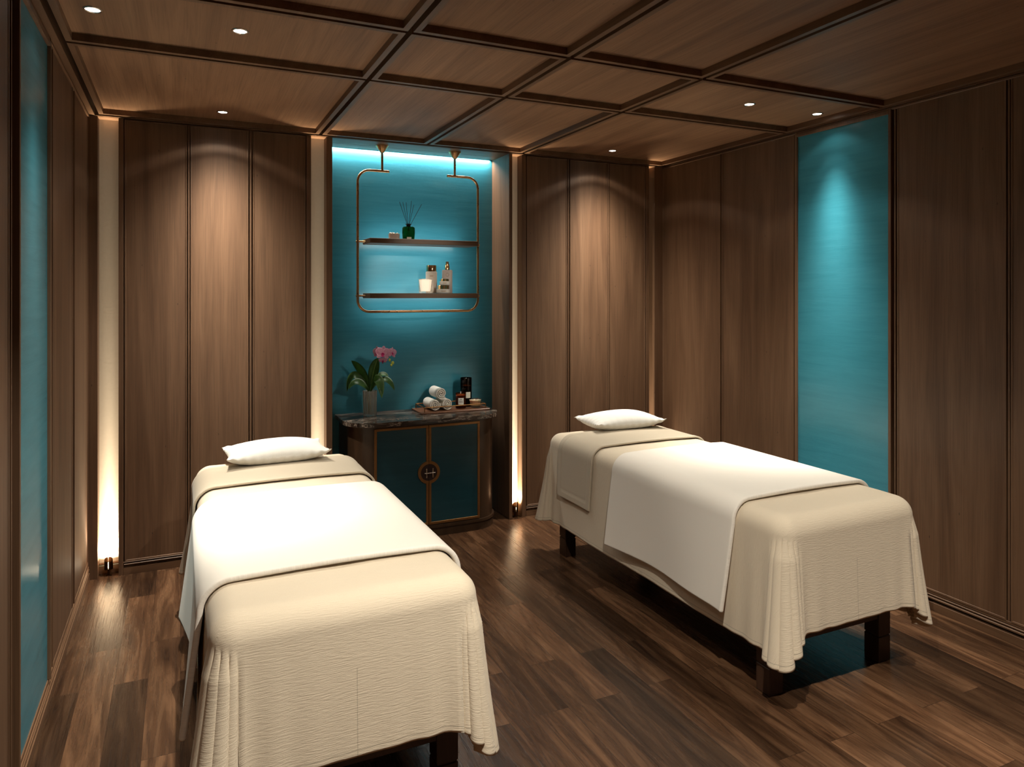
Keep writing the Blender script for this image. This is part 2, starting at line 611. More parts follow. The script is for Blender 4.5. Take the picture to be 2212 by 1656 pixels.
# ------------------------------------------------------------------ setting: back wall
wb = bmesh.new()
for x0, x1 in ((XL - 0.2, -0.423), (-0.32, 0.747), (0.842, XA0), (XA1, 2.148), (2.225, 3.328), (3.38, XR + 0.2)):
    deep = YA + 0.15 if x0 in (0.842, XA1) else YN + 0.12
    if x0 in (-0.32, 2.225):
        box(wb, x0, x1, YB + 0.018, deep, 0, ZT + 0.06)
    else:
        box(wb, x0, x1, YB, deep, 0, ZT + 0.06, 0.0015)
wall_back = struct('wall_back', wb, M['wood_v'])
NICHE = ((-0.423, -0.32), (0.747, 0.842), (2.148, 2.225), (3.328, 3.38))
for x0, x1 in NICHE:
    struct('niche_plaster', B(x0, x1, YN, YN + 0.1, 0.0, ZT + 0.06), M['plaster'], wall_back)
    struct('niche_lintel', B(x0, x1, YB + 0.001, YN, ZT, ZT + 0.06), M['wood_x'], wall_back)
    bm = bmesh.new()
    box(bm, x0, x1, YN - 0.012, YN, 0.0, 0.042)
    box(bm, x0, x1, YN - 0.014, YN, 0.050, 0.060, 0.003)
    struct('niche_base', bm, M['wood_x'], wall_back)

def panel_back(x0, x1, z0, z1):
    """raised panel with a thin lip round a recessed field, facing -y"""
    bm = bmesh.new()
    box(bm, x0, x1, YB, YB + 0.018, z0, z1)
    f = min(bm.faces, key=lambda f: f.calc_center_median().y)
    bmesh.ops.inset_individual(bm, faces=[f], thickness=0.010)
    bmesh.ops.translate(bm, verts=f.verts[:], vec=(0, 0.0008, 0))
    bmesh.ops.inset_individual(bm, faces=[f], thickness=0.002)
    bmesh.ops.translate(bm, verts=f.verts[:], vec=(0, 0.003, 0))
    struct('wall_panel', bm, M['wood_v'], wall_back)

def block_back(x0, x1, joints, post0, post1):
    """a run of panels: end posts, panels, and a bead in every joint"""
    bm = bmesh.new()
    box(bm, x0, x0 + post0, YB, YB + 0.02, 0, ZT, 0.001)
    box(bm, x1 - post1, x1, YB, YB + 0.02, 0, ZT, 0.001)
    struct('panel_post', bm, M['wood_v'], wall_back)
    edges = [x0 + post0 + 0.006]
    for a, b in joints:
        panel_back(edges[-1], a, 0.075, ZT - 0.004)
        struct('joint_bead', B((a + b) / 2 - 0.0045, (a + b) / 2 + 0.0045, YB + 0.002, YB + 0.018, 0.075, ZT, 0.001), M['wood_v'], wall_back)
        edges.append(b)
    panel_back(edges[-1], x1 - post1 - 0.006, 0.075, ZT - 0.004)
    bm = bmesh.new()
    box(bm, x0 + post0, x1 - post1, YB - 0.001, YB + 0.018, 0.0, 0.040)
    box(bm, x0 + post0, x1 - post1, YB - 0.002, YB + 0.016, 0.054, 0.063, 0.003)
    box(bm, x0 + post0, x1 - post1, YB - 0.001, YB + 0.016, 0.068, 0.074, 0.002)
    b_ = struct('base_moulding', bm, M['wood_x'], wall_back)

block_back(-0.32, 0.747, ((0.034, 0.054), (0.374, 0.402)), 0.025, 0.028)
block_back(2.225, 3.328, ((2.596, 2.620), (2.946, 2.967)), 0.032, 0.030)
# alcove
struct('alcove_back', B(XA0 - 0.03, XA1 + 0.03, YA, YA + 0.06, 0, ZT + 0.12), M['teal'], wall_back)
bm = bmesh.new()
box(bm, XA0 - 0.03, XA1 + 0.03, YB + 0.001, 4.78, ZT, ZT + 0.10)
box(bm, XA0 - 0.03, XA1 + 0.03, 4.783, 4.900, ZT, ZT + 0.10)
struct('alcove_soffit', bm, M['wood_x'], wall_back)
struct('cove_lid', B(XA0 - 0.03, XA1 + 0.03, 4.900, YA + 0.06, ZT + 0.10, ZT + 0.13), M['plaster'], wall_back)

# ------------------------------------------------------------------ setting: side walls and the wall behind the camera
def side_wall(name, sgn, xw, xb, turq, panels, strips, base_x):
    """sgn +1: wall facing +x (left), -1: facing -x (right). xw is the panel face."""
    def bx(bm, d0, d1, y0, y1, z0, z1, bev=0.0):
        a, b = xw + sgn * d0, xw + sgn * d1
        box(bm, min(a, b), max(a, b), y0, y1, z0, z1, bev)
    bm = bmesh.new()
    bx(bm, -0.20, -0.016, YF - 0.2, YB + 0.1, 0, ZT + 0.06)
    w = struct(name, bm, M['gap'])
    for y0, y1 in panels:
        bm = bmesh.new()
        bx(bm, -0.018, 0.0, y0, y1, 0.095, ZT - 0.004)
        f = (max if sgn > 0 else min)(bm.faces, key=lambda f: f.calc_center_median().x)
        bmesh.ops.inset_individual(bm, faces=[f], thickness=0.010)
        bmesh.ops.translate(bm, verts=f.verts[:], vec=(-sgn * 0.0008, 0, 0))
        bmesh.ops.inset_individual(bm, faces=[f], thickness=0.002)
        bmesh.ops.translate(bm, verts=f.verts[:], vec=(-sgn * 0.002, 0, 0))
        struct('wall_panel', bm, M['wood_v'], w)
    for (y0, y1) in strips:
        bm = bmesh.new()
        bx(bm, -0.018, -0.003, y0, y1, 0.095, ZT, 0.001)
        struct('joint_bead', bm, M['wood_v'], w)
    t0, t1 = turq
    bm = bmesh.new()
    bx(bm, -0.018, -0.004, t0, t1, 0.095, 2.568)
    struct('turquoise_panel', bm, M['teal'], w)
    bm = bmesh.new()
    bx(bm, -0.018, 0.008, t0 - 0.017, t0, 0.095, ZT, 0.001)
    bx(bm, -0.018, 0.008, t1, t1 + 0.017, 0.095, ZT, 0.001)
    bx(bm, -0.018, 0.008, t0, t1, 2.568, ZT - 0.012, 0.001)
    struct('turquoise_frame', bm, M['wood_v'], w)
    bm = bmesh.new()
    bd = (base_x - xw) * sgn
    bx(bm, -0.018, bd, YF, YB, 0.0, 0.040, 0.001)
    bx(bm, -0.018, bd - 0.001, YF, YB, 0.053, 0.065, 0.003)
    bx(bm, -0.018, bd - 0.003, YF, YB, 0.069, 0.078, 0.003)
    bx(bm, -0.018, bd - 0.006, YF, YB, 0.080, 0.0945, 0.002)
    struct('base_moulding', bm, M['wood_y'], w)
    bm = bmesh.new()
    bx(bm, -0.018, 0.006, YF, YB, ZT - 0.012, ZT, 0.002)
    struct('cornice_bead', bm, M['wood_y'], w)
    return w

side_wall('wall_left', 1, -0.468, XL, (2.715, 3.292),
          ((4.052, YB), (3.40, 3.985), (2.00, 2.592), (1.42, 1.98), (YF, 1.40)),
          ((2.636, 2.645), (3.345, 3.354), (4.014, 4.023), (1.986, 1.994)), XL + 0.004)
side_wall('wall_right', -1, XR + 0.004, XR, (2.634, 3.261),
          ((3.958, YB), (3.290, 3.938), (2.033, 2.586), (1.42, 2.012), (YF, 1.40)),
          ((3.944, 3.952), (2.597, 2.606), (3.281, 3.285), (2.018, 2.027)), XR)
wf = struct('wall_front', B(XL - 0.2, XR + 0.2, YF - 0.2, YF, 0, ZT + 0.06), M['wood_v'])

# led strip in the slot above the alcove, lighting the turquoise back
LX, LZ = 1.5, ZT + 0.085
bm = bmesh.new()
box(bm, LX - 0.605, LX + 0.605, 4.910, 4.922, LZ, LZ + 0.010)
led = struct('led_strip', bm, M['led'], wall_back)
def strip_light(name, power, col, parent, loc, sx, sy, rot=(0, 0, 0), spread=PI):
    d = bpy.data.lights.new(name, 'AREA')
    d.shape = 'RECTANGLE'
    d.size, d.size_y = sx, sy
    d.spread = spread
    d.energy = power
    d.color = col
    o = link(bpy.data.objects.new(name, d))
    o.location = loc
    o.rotation_euler = rot
    o.parent = parent
    return o
strip_light('led_light', P_COVE, (1.0, 0.95, 0.86), led, (LX, 4.922, LZ - 0.080), 1.2, 0.010, spread=2.3)

# ------------------------------------------------------------------ downlights
def make_downlight(label):
    t = thing('downlight', label, 'ceiling light', (0, 0, 0), 0, 'recessed ceiling downlights')
    bm = bmesh.new()
    lathe(bm, [(0.0245, 0.002), (0.026, -0.004), (0.031, -0.0035), (0.0325, 0.0), (0.0325, 0.004)], 40)
    obj('trim_ring', bm, M['chrome'], t, smooth=True)
    obj('lens', L([(0.0, -0.001), (0.0245, -0.001), (0.0245, 0.003)], 40), M['lens'], t)
    return t
proto = make_downlight('')
DL = [  # x, y, power, label (None: outside the picture)
    (-0.290, 2.998, P_TEAL * 1.0, 'recessed downlight tight against the wall with the narrow sliver of turquoise panel'),
    (0.213, 3.000, P_BED, 'recessed downlight nearest the camera, the largest shining disc in the ceiling'),
    (0.217, 4.376, P_WALL, 'recessed downlight washing the back panel behind the bed in front of the cabinet'),
    (2.826, 4.370, P_WALL, 'recessed downlight washing the back panel behind the pillow of the far corner bed'),
    (2.812, 2.988, P_BED, 'recessed downlight above the white blanket of the bed beside the wide turquoise wall panel'),
    (3.315, 2.984, P_TEAL, 'smallest recessed downlight, tight against the wide turquoise wall panel'),
]
for k, (x, y, p, lab) in enumerate(DL):
    o = proto if k == 0 else copy_tree(proto)
    o.location = (x, y, ZP)
    o['label'] = lab
    beam_light('lamp', p, WARM, o, (0, 0, -0.012), NARROW if p == P_BED else DOWN if p == P_WALL else TEALB)
FRONT_ROW = {}
# outer two continue the row out of view, middle two are added; only their light reaches the picture
for x, y, p in ((0.213, 1.03, P_FRONT * 0.5), (2.812, 1.03, P_FRONT * 1.75), (0.95, 1.03, P_FRONT * 1.65), (1.86, 1.03, 0.0)):
    o = copy_tree(proto)
    o.location = (x, y, ZP)
    for c in list(o.children):
        if c.type == 'LIGHT':
            bpy.data.objects.remove(c)
    o['label'] = {0.213: 'recessed downlight towards the entrance, before the foot of the bed in front of the cabinet',
                  2.812: 'recessed downlight towards the entrance, before the foot of the bed beside the wide turquoise panel',
                  0.95: 'added fill downlight out of view between the two beds, nearer the cabinet bed',
                  1.86: 'added downlight for the alcove, out of view between the two beds, nearer the turquoise panel'}[x]
    FRONT_ROW[x] = o
    if p:
        beam_light('lamp', p, WARM, o, (0, 0, -0.012), WIDE if abs(x - 0.95) < 0.01 else DOWN)

# unseen spots added to brighten the alcove shelf, cabinet top and orchid
for src, aim, p, deg in (((1.86, 1.03), (1.50, 4.68, 1.74), P_ALCOVE, 11.0), ((2.812, 1.03), (1.74, 4.82, 0.86), P_CABINET, 9.0), ((2.812, 1.03), (1.19, 4.77, 1.10), P_CABINET * 0.5, 7.0)):
    sd = bpy.data.lights.new('lamp', 'SPOT')
    sd.energy, sd.color, sd.spot_size, sd.spot_blend, sd.shadow_soft_size = p, WARM, math.radians(deg), 0.8, 0.04
    so = link(bpy.data.objects.new('lamp', sd))
    so.parent = FRONT_ROW[src[0]]
    so.location = (0, 0, -0.02)
    so.rotation_euler = (Vector(aim) - Vector((*src, ZP - 0.02))).to_track_quat('-Z', 'Y').to_euler()

# ------------------------------------------------------------------ floor uplights in the niches
def make_uplight():
    t = thing('floor_uplight', '', 'floor lamp', (0, 0, 0), 0, 'small uplights at the foot of the wall niches')
    bm = bmesh.new()
    R0, seg = 0.0225, 14
    for s in (-1, 1):
        g = bmesh.new()
        rows = []
        for i in range(seg + 1):
            a = math.radians(4 + 100 * i / seg)
            h = 0.070 + 0.040 * max(0.0, math.cos(a)) ** 0.5
            x, y = s * R0 * math.sin(a), -R0 * math.cos(a)
            rows.append([g.verts.new((x, y, 0.035)), g.verts.new((x, y, (0.035 + h) / 2)), g.verts.new((x * 0.97, y * 0.97, h))])
        for p, q in zip(rows[:-1], rows[1:]):
            for k in range(2):
                g.faces.new((p[k], p[k + 1], q[k + 1], q[k]))
        bmesh.ops.solidify(g, geom=g.faces[:], thickness=0.0015)
        join(bm, g)
    obj('shade', bm, M['bronze'], t, smooth=True, angle=50)
    obj('base', L([(0, 0), (0.0165, 0), (0.0165, 0.004), (0.006, 0.008), (0.006, 0.034), (0.022, 0.036), (0.022, 0.040), (0, 0.040)], 24), M['bronze'], t, smooth=True, angle=40)
    obj('bulb', L([(0, 0.040), (0.008, 0.042), (0.010, 0.058), (0.008, 0.070), (0, 0.073)], 16), M['bulb'], t, smooth=True)
    return t
uproto = make_uplight()
UPL = ((-0.372, 'bronze uplight glowing in the niche at the room corner beside the narrow turquoise panel'),
       (0.795, 'bronze uplight in the niche hidden behind the bed in front of the cabinet'),
       (2.186, 'bronze uplight glowing in the niche between the cabinet alcove and the far corner bed'),
       (3.354, 'bronze uplight in the far corner niche hidden behind the pillow bed'))
for k, (x, lab) in enumerate(UPL):
    o = uproto if k == 0 else copy_tree(uproto)
    o.location = (x, 4.662, 0)
    o['label'] = lab
for k, o in enumerate([o for o in COL.objects if o.name.startswith('floor_uplight')]):
    beam_light('lamp', P_UP, (1.0, 0.82, 0.57), o, (0, 0.003, 0.082), UP, up=True, radius=0.008)

# ------------------------------------------------------------------ cloth over a bed
HW, HL, RAD, ZTOP = 0.390, 0.975, 0.075, 0.735

def profile(e, r, flare):
    """outward offset and drop of cloth after e metres past the flat of a rounded edge"""
    a = np.clip(e / r, 0, PI / 2)
    t = np.maximum(e - r * PI / 2, 0)
    return r * np.sin(a) + flare * t, r * (1 - np.cos(a)) + t, t

def make_sheet():
    fu, fv = HW - RAD, HL - RAD
    ES, EF = 0.573, 0.488
    def axis(f, E, n_in, n_out):
        a = np.linspace(-f - E, -f, n_out, endpoint=False)
        b = np.linspace(-f, f, n_in, endpoint=False)
        c = np.linspace(f, f + E, n_out + 1)
        return np.concatenate([a, b, c])
    u = axis(fu, ES, 36, 80)
    v = axis(fv, EF, 80, 72)
    U, V = np.meshgrid(u, v, indexing='ij')
    su, sv = np.sign(U), np.sign(V)
    eu = np.maximum(np.abs(U) - fu, 0)
    ev = np.maximum(np.abs(V) - fv, 0)
    re = np.hypot(eu, ev)
    phi = np.arctan2(ev, eu)
    tau = phi / (PI / 2)
    tau = np.where(re < 1e-9, 0, tau)
    corner = (eu > 1e-9) & (ev > 1e-9)
    # how far down the cloth reaches, from the long side through the tip to the short side
    Ehem = np.interp(tau, [0, 0.18, 0.5, 0.82, 1.0], [ES, 0.576, 0.590, 0.515, EF])
    rmax = np.minimum(ES / np.maximum(np.cos(phi), 1e-6), EF / np.maximum(np.sin(phi), 1e-6))
    re2 = re * Ehem / rmax
    off, drop, t = profile(re2, RAD, 0.0)
    # pleats fanned round each corner; every corner has its own phase
    ph = np.where(su > 0, np.where(sv > 0, 0.6, -0.5), np.where(sv > 0, 1.7, 0.25))
    win = np.sin(PI * np.clip(tau, 0, 1)) ** 0.55
    tt = np.clip(t / 0.08, 0, 1)
    amp = (np.where(su > 0, 0.055, 0.080) * np.clip(t / 0.48, 0, 1.3) ** 1.35 + 0.016 * tt) * win
    fold = 2 * np.abs(np.cos(PI * 5.5 * tau + ph)) ** 0.9 - 1
    off = off + np.where(corner, amp * (0.32 + 0.60 * fold) , 0)
    off = off + 0.030 * t
    twist = np.where(corner, 0.16 * np.sin(2 * PI * 5.5 * tau + 2 * ph) * win * tt, 0)
    ang = phi + twist
    X = su * (np.minimum(np.abs(U), fu) + np.cos(ang) * off)
    Y = sv * (np.minimum(np.abs(V), fv) + np.sin(ang) * off)
    # soft secondary folds on the faces next to a corner
    dcu = np.maximum(fu - np.abs(U), 0)
    dcv = np.maximum(fv - np.abs(V), 0)
    face_f = (ev > 1e-9) & (eu <= 1e-9)
    face_s = (eu > 1e-9) & (ev <= 1e-9)
    sec = lambda d, k: 0.028 * np.exp(-d / 0.10) * np.cos(2 * PI * d / 0.105 + k) * t
    Y = Y + sv * np.where(face_f, sec(dcu, 0.4 + ph) + 0.03 * np.exp(-dcu / 0.05) * t, 0)
    X = X + su * np.where(face_s, sec(dcv, 0.9 + ph) + 0.03 * np.exp(-dcv / 0.05) * t, 0)
    # broad waves along the long sides
    X = X + su * np.where(face_s, 0.012 * np.sin(V * 7.3 + su) * t, 0)
    crown = 0.006 * np.maximum(0, 1 - (U / fu) ** 2) * np.maximum(0, 1 - (V / fv) ** 2)
    Z = ZTOP - drop + crown + 0.0012 * np.sin(U * 23 + V * 11) * np.cos(V * 17 - U * 7)
    Z = Z + np.where(face_f, 0.003 * np.sin(U * 6 + 0.7) * t, 0)
    hem = np.minimum(fu + ES - np.abs(U), fv + EF - np.abs(V))
    return grid_mesh('bed_cover', np.stack([X, Y, Z], -1), np.stack([U, V], -1), hem)

def make_strip(name, v0, v1, zb, thick, r_extra, flare, nv, near_flare, border=0.0, ripple=0.0):
    """a cloth laid across the bed: hangs down both long sides to height zb"""
    r = RAD + r_extra
    f = HW - RAD
    E = (ZTOP + r_extra - zb - r) + r * PI / 2
    s = np.concatenate([np.linspace(-f - E, -f, 46, endpoint=False), np.linspace(-f, f, 34, endpoint=False), np.linspace(f, f + E, 47)])
    v = np.linspace(v0, v1, nv)
    S, V = np.meshgrid(s, v, indexing='ij')
    e = np.maximum(np.abs(S) - f, 0)
    off, drop, t = profile(e, r, flare)
    sg = np.sign(S)
    dn, df = V - v0, v1 - V
    off = off + t * near_flare * (np.exp(-dn / 0.09) + 0.6 * np.exp(-df / 0.08)) + ripple * t * np.sin(V * 9.0 + 1.0 + sg)
    X = sg * (np.minimum(np.abs(S), f) + off)
    crown = 0.006 * np.maximum(0, 1 - (S / f) ** 2)
    Z = ZTOP + r_extra - drop + crown
    if border:
        d = np.minimum(np.minimum(dn, df), f + E - np.abs(S))
        g = np.exp(-((d - border) / 0.0045) ** 2)
        inn = 0.0018 * (1 / (1 + np.exp((d - border) / 0.002)))
        nz = np.clip(1 - e / r, 0, 1)
        bumpy = inn - 0.0022 * g
        Z = Z + bumpy * nz
        X = X + sg * bumpy * (1 - nz)
    Y = V + 0.012 * t * np.sin(S * 5) * (np.exp(-dn / 0.1) - np.exp(-df / 0.1)) + 0.10 * t * np.exp(-dn / 0.10) * 0.5
    me = grid_mesh(name, np.stack([X, Y, Z], -1), np.stack([S, V], -1), np.minimum(dn, df))
    return me

def add_solid(o, thick, bev=0.0, sub=0):
    md = o.modifiers.new('thickness', 'SOLIDIFY')
    md.thickness = thick
    md.offset = -1.0
    if bev:
        b = o.modifiers.new('round', 'BEVEL')
        b.width = bev
        b.segments = 4
        b.limit_method = 'ANGLE'
        b.angle_limit = math.radians(50)
    return o

def make_pillow():
    n = 56
    a = np.sin(np.linspace(-1, 1, n) * PI / 2)
    A, Bq = np.meshgrid(a, a, indexing='ij')
    w, d, h = 0.50, 0.315, 0.062
    body = (np.clip(1 - np.abs(A) ** 2.6, 0, 1) * np.clip(1 - np.abs(Bq) ** 2.2, 0, 1)) ** 0.58
    X = A * w / 2 * (1 - 0.075 * (1 - Bq ** 2) * np.abs(A) ** 3)
    Y = Bq * d / 2 * (1 - 0.10 * (1 - A ** 2) * np.abs(Bq) ** 3)
    wr = 0.0035 * np.sin(A * 34 + np.sin(Bq * 3)) * np.abs(Bq) ** 5 + 0.003 * np.sin(Bq * 26 + A * 3) * np.abs(A) ** 6
    lift = 0.016 * (np.abs(A) ** 3) * (np.abs(Bq) ** 3)
    Zt = 0.034 + h * body * (1 + 0.03 * np.sin(A * 4 + 1)) + wr + lift
    Zb = 0.034 - 0.034 * np.clip(body * 1.6, 0, 1) + wr + lift
    top = np.stack([X, Y, Zt], -1)
    bot = np.stack([X, Y, Zb], -1)
    me1 = grid_mesh('p1', top, np.stack([A * w / 2, Bq * d / 2], -1))
    me2 = grid_mesh('p2', bot[::-1], np.stack([A * w / 2, Bq * d / 2], -1))
    bm = bmesh.new()
    bm.from_mesh(me1)
    bm.from_mesh(me2)
    bmesh.ops.remove_doubles(bm, verts=bm.verts[:], dist=1e-5)
    bmesh.ops.recalc_face_normals(bm, faces=bm.faces[:])
    me = bpy.data.meshes.new('pillow')
    bm.to_mesh(me)
    bm.free()
    return me

BEDS = ((0.455, 3.005), (2.472, 3.005))
def make_bed():
    t = thing('massage_bed', '', 'bed', (*BEDS[0], 0), 0, 'spa massage beds')
    lx, ly = 0.350, (-0.862, 0.872)
    for sx in (-1, 1):
        for k, y in enumerate(ly):
            y0 = y if k == 0 else y - 0.075
            x0 = -lx if sx < 0 else lx - 0.072
            bm = bmesh.new()
            box(bm, x0, x0 + 0.072, y0, y0 + 0.075, 0.0, 0.108, 0.002)
            box(bm, x0 + 0.004, x0 + 0.068, y0 + 0.004, y0 + 0.071, 0.106, 0.116)
            box(bm, x0, x0 + 0.072, y0, y0 + 0.075, 0.114, 0.30, 0.002)
            obj('leg', bm, M['wood_dark'], t)
    bm = bmesh.new()
    box(bm, -0.345, 0.345, -0.857, -0.827, 0.188, 0.31, 0.002)
    box(bm, -0.345, 0.345, 0.835, 0.865, 0.188, 0.31, 0.002)
    box(bm, -0.345, -0.315, -0.827, 0.835, 0.188, 0.31, 0.002)
    box(bm, 0.315, 0.345, -0.827, 0.835, 0.188, 0.31, 0.002)
    obj('frame', bm, M['wood_dark'], t)
    obj('mattress', B(-0.372, 0.372, -0.955, 0.955, 0.311, 0.722, 0.055, 4), M['foam'], t, smooth=True, angle=40)
    return t
bed = make_bed()
bed['label'] = 'massage bed with dark wooden legs standing in front of the cabinet, nearest the camera'
bed2 = copy_tree(bed)
bed2.location = (*BEDS[1], 0)
bed2['label'] = 'massage bed with dark wooden legs standing beside the wide turquoise wall panel'

sheet_me = make_sheet()
blanket_me = make_strip('blanket', -0.722, 0.190, 0.290, 0.018, 0.024, 0.05, 64, 0.09, ripple=0.035)
runner_me = make_strip('bed_runner', 0.405, 0.785, 0.392, 0.012, 0.016, 0.02, 60, 0.02, border=0.045)
CL = {}
for name, me, mt in (('bed_cover', sheet_me, 'sheet'), ('blanket', blanket_me, 'blanket'), ('bed_runner', runner_me, 'runner')):
    CL[name] = [obj_me(name, me, M[mt], smooth=True)]
    o2 = CL[name][0].copy()
    COL.objects.link(o2)
    CL[name].append(o2)
    for o, (x, y) in zip(CL[name], BEDS):
        o.location = (x, y, 0)
        if name == 'bed_cover':
            md = o.modifiers.new('thickness', 'SOLIDIFY')
            md.thickness = 0.003
            md.offset = -1
        elif name == 'blanket':
            add_solid(o, 0.019, 0.008)
        else:
            add_solid(o, 0.011, 0.004)
WH = ('the bed in front of the cabinet', 'the bed beside the wide turquoise wall panel')
for k in range(2):
    tag(CL['bed_cover'][k], 'ivory crinkled cover hanging in corner folds over ' + WH[k], 'bed cover', 'ivory bed covers')
    tag(CL['blanket'][k], 'smooth white blanket laid across the middle of ' + WH[k], 'blanket', 'white blankets')
    tag(CL['bed_runner'][k], 'grey-beige woven runner folded across the head of ' + WH[k], 'bed runner', 'grey beige bed runners')
pme = make_pillow()
for k, (x, y, rz) in enumerate(((0.445, 3.835, 0.02), (2.548, 3.855, -0.05))):
    o = obj_me('pillow', pme, M['pillow'], smooth=True) if k == 0 else p0.copy()
    if k:
        COL.objects.link(o)
    else:
        p0 = o
    o.location = (x, y, 0.7595)
    o.rotation_euler = (0.0, 0, rz)
    tag(o, 'plump white pillow at the head of ' + WH[k], 'pillow', 'white pillows')

# ------------------------------------------------------------------ cabinet in the alcove
CX, CYF = 1.4925, 4.475
def outline(hw, yf, r, yb=YA - 0.002, n=14):
    p = [(CX - hw, yb), (CX - hw, yf + r)]
    p += [(CX - hw + r - r * math.cos(a), yf + r - r * math.sin(a)) for a in np.linspace(0, PI / 2, n)[1:]]
    p += [(CX + hw - r + r * math.sin(a), yf + r - r * math.cos(a)) for a in np.linspace(0, PI / 2, n)]
    p += [(CX + hw, yb)]
    return p
cab = thing('sideboard_cabinet', 'dark curved-end cabinet with turquoise doors and marble top standing in the alcove', 'cabinet')
obj('carcass', prism(bmesh.new(), outline(0.510, 4.505, 0.185), 0.0, 0.752), M['cab_wood'], cab, smooth=True, angle=30)
obj('countertop', prism(bmesh.new(), outline(0.540, CYF, 0.20), 0.754, 0.780, 0.004), M['marble'], cab, smooth=True, angle=40, label='dark veined marble top')
for nm, hw_, yf_, r_, z0, z1, bv in (('plinth', 0.516, 4.499, 0.19, 0.0, 0.044, 0.0), ('base_moulding', 0.522, 4.493, 0.195, 0.056, 0.074, 0.006), ('top_moulding', 0.518, 4.497, 0.19, 0.740, 0.753, 0.003)):
    obj(nm, prism(bmesh.new(), outline(hw_, yf_, r_), z0, z1, bv), M['cab_wood'], cab, smooth=True, angle=40)
DX, DZ0, DZ1, DY, MZ = 1.4825, 0.082, 0.738, 4.502, 0.428
for s in (-1, 1):
    a, b = (DX - 0.362, DX - 0.0015) if s < 0 else (DX + 0.0015, DX + 0.362)
    door = obj('door', B(a + 0.014, b - 0.014, DY - 0.001, DY + 0.006, DZ0 + 0.014, DZ1 - 0.014), M['teal_door'], cab)
    bm = bmesh.new()
    for q in ((a, b, DZ0, DZ0 + 0.016), (a, b, DZ1 - 0.016, DZ1), (a, a + 0.016, DZ0 + 0.016, DZ1 - 0.016), (b - 0.016, b, DZ0 + 0.016, DZ1 - 0.016)):
        box(bm, q[0], q[1], DY - 0.006, DY + 0.006, q[2], q[3], 0.001)
    obj('door_frame', bm, M['inlay'], door, label='brass inlaid door frame')
    # half of the round medallion
    def half(r0, r1, y0, y1):
        bm = bmesh.new()
        n = 28
        ang = [(-PI / 2 + PI * i / n) if s > 0 else (PI / 2 + PI * i / n) for i in range(n + 1)]
        cx = DX + s * 0.0012
        fr = [[bm.verts.new((cx + r * math.cos(t), y, MZ + r * math.sin(t))) for t in ang] for r in (r0, r1) for y in (y0, y1)]
        for i in range(n):
            bm.faces.new((fr[0][i], fr[0][i + 1], fr[2][i + 1], fr[2][i]))
            bm.faces.new((fr[2][i], fr[2][i + 1], fr[3][i + 1], fr[3][i]))
            bm.faces.new((fr[1][i], fr[1][i + 1], fr[3][i + 1], fr[3][i]))
            bm.faces.new((fr[0][i], fr[0][i + 1], fr[1][i + 1], fr[1][i]))
        for i in (0, n):
            bm.faces.new((fr[0][i], fr[1][i], fr[3][i], fr[2][i]))
        return bm
    obj('medallion_ring', half(0.055, 0.074, DY - 0.011, DY), M['inlay'], door)
    obj('medallion_disc', half(0.0, 0.055, DY - 0.008, DY), M['leather'], door, label='dark round leather half disc')
    hx = DX + s * 0.0215
    hb = T([(hx, DY - 0.026, MZ - 0.031), (hx, DY - 0.026, MZ + 0.031)], 0.0042, 10)
    tube(hb, [(hx, DY - 0.026, MZ), (hx, DY - 0.006, MZ)], 0.003, 8)
    obj('handle', hb, M['chrome'], door, smooth=True, angle=40, label='upright bar handle of the H-shaped pull')
obj('latch_bar', T([(DX - 0.037, DY - 0.029, MZ), (DX + 0.037, DY - 0.029, MZ)], 0.0034, 10), M['chrome'], cab, smooth=True, angle=40, label='crossbar of the H-shaped pull')

ZC = 0.7805
RX, RY = (math.cos(YAW), -math.sin(YAW)), (math.sin(YAW), math.cos(YAW))

# tray
tray = thing('serving_tray', 'reddish wooden tray with brass gallery rail on the marble cabinet top', 'tray', (1.740, 4.785, ZC))
obj('base', B(-0.252, 0.252, -0.118, 0.118, 0.0, 0.010, 0.002), M['tray'], tray)
bm = bmesh.new()
rx, ry, rh = 0.226, 0.100, 0.042
def bar(bm, p, q, r=0.0035):
    tube(bm, [p, q], r, 8)
for p, q in (((-rx, -ry), (rx, -ry)), ((rx, -ry), (rx, ry)), ((rx, ry), (-rx, ry)), ((-rx, ry), (-rx, -ry))):
    bar(bm, (*p, rh), (*q, rh))
for a in (-1, 1):
    for b in (-1, 1):
        bar(bm, (a * rx, b * ry, 0.009), (a * rx, b * ry, rh), 0.003)
obj('rail', bm, M['inlay'], tray, smooth=True, angle=40, label='brass rail')
ZTR = ZC + 0.0105

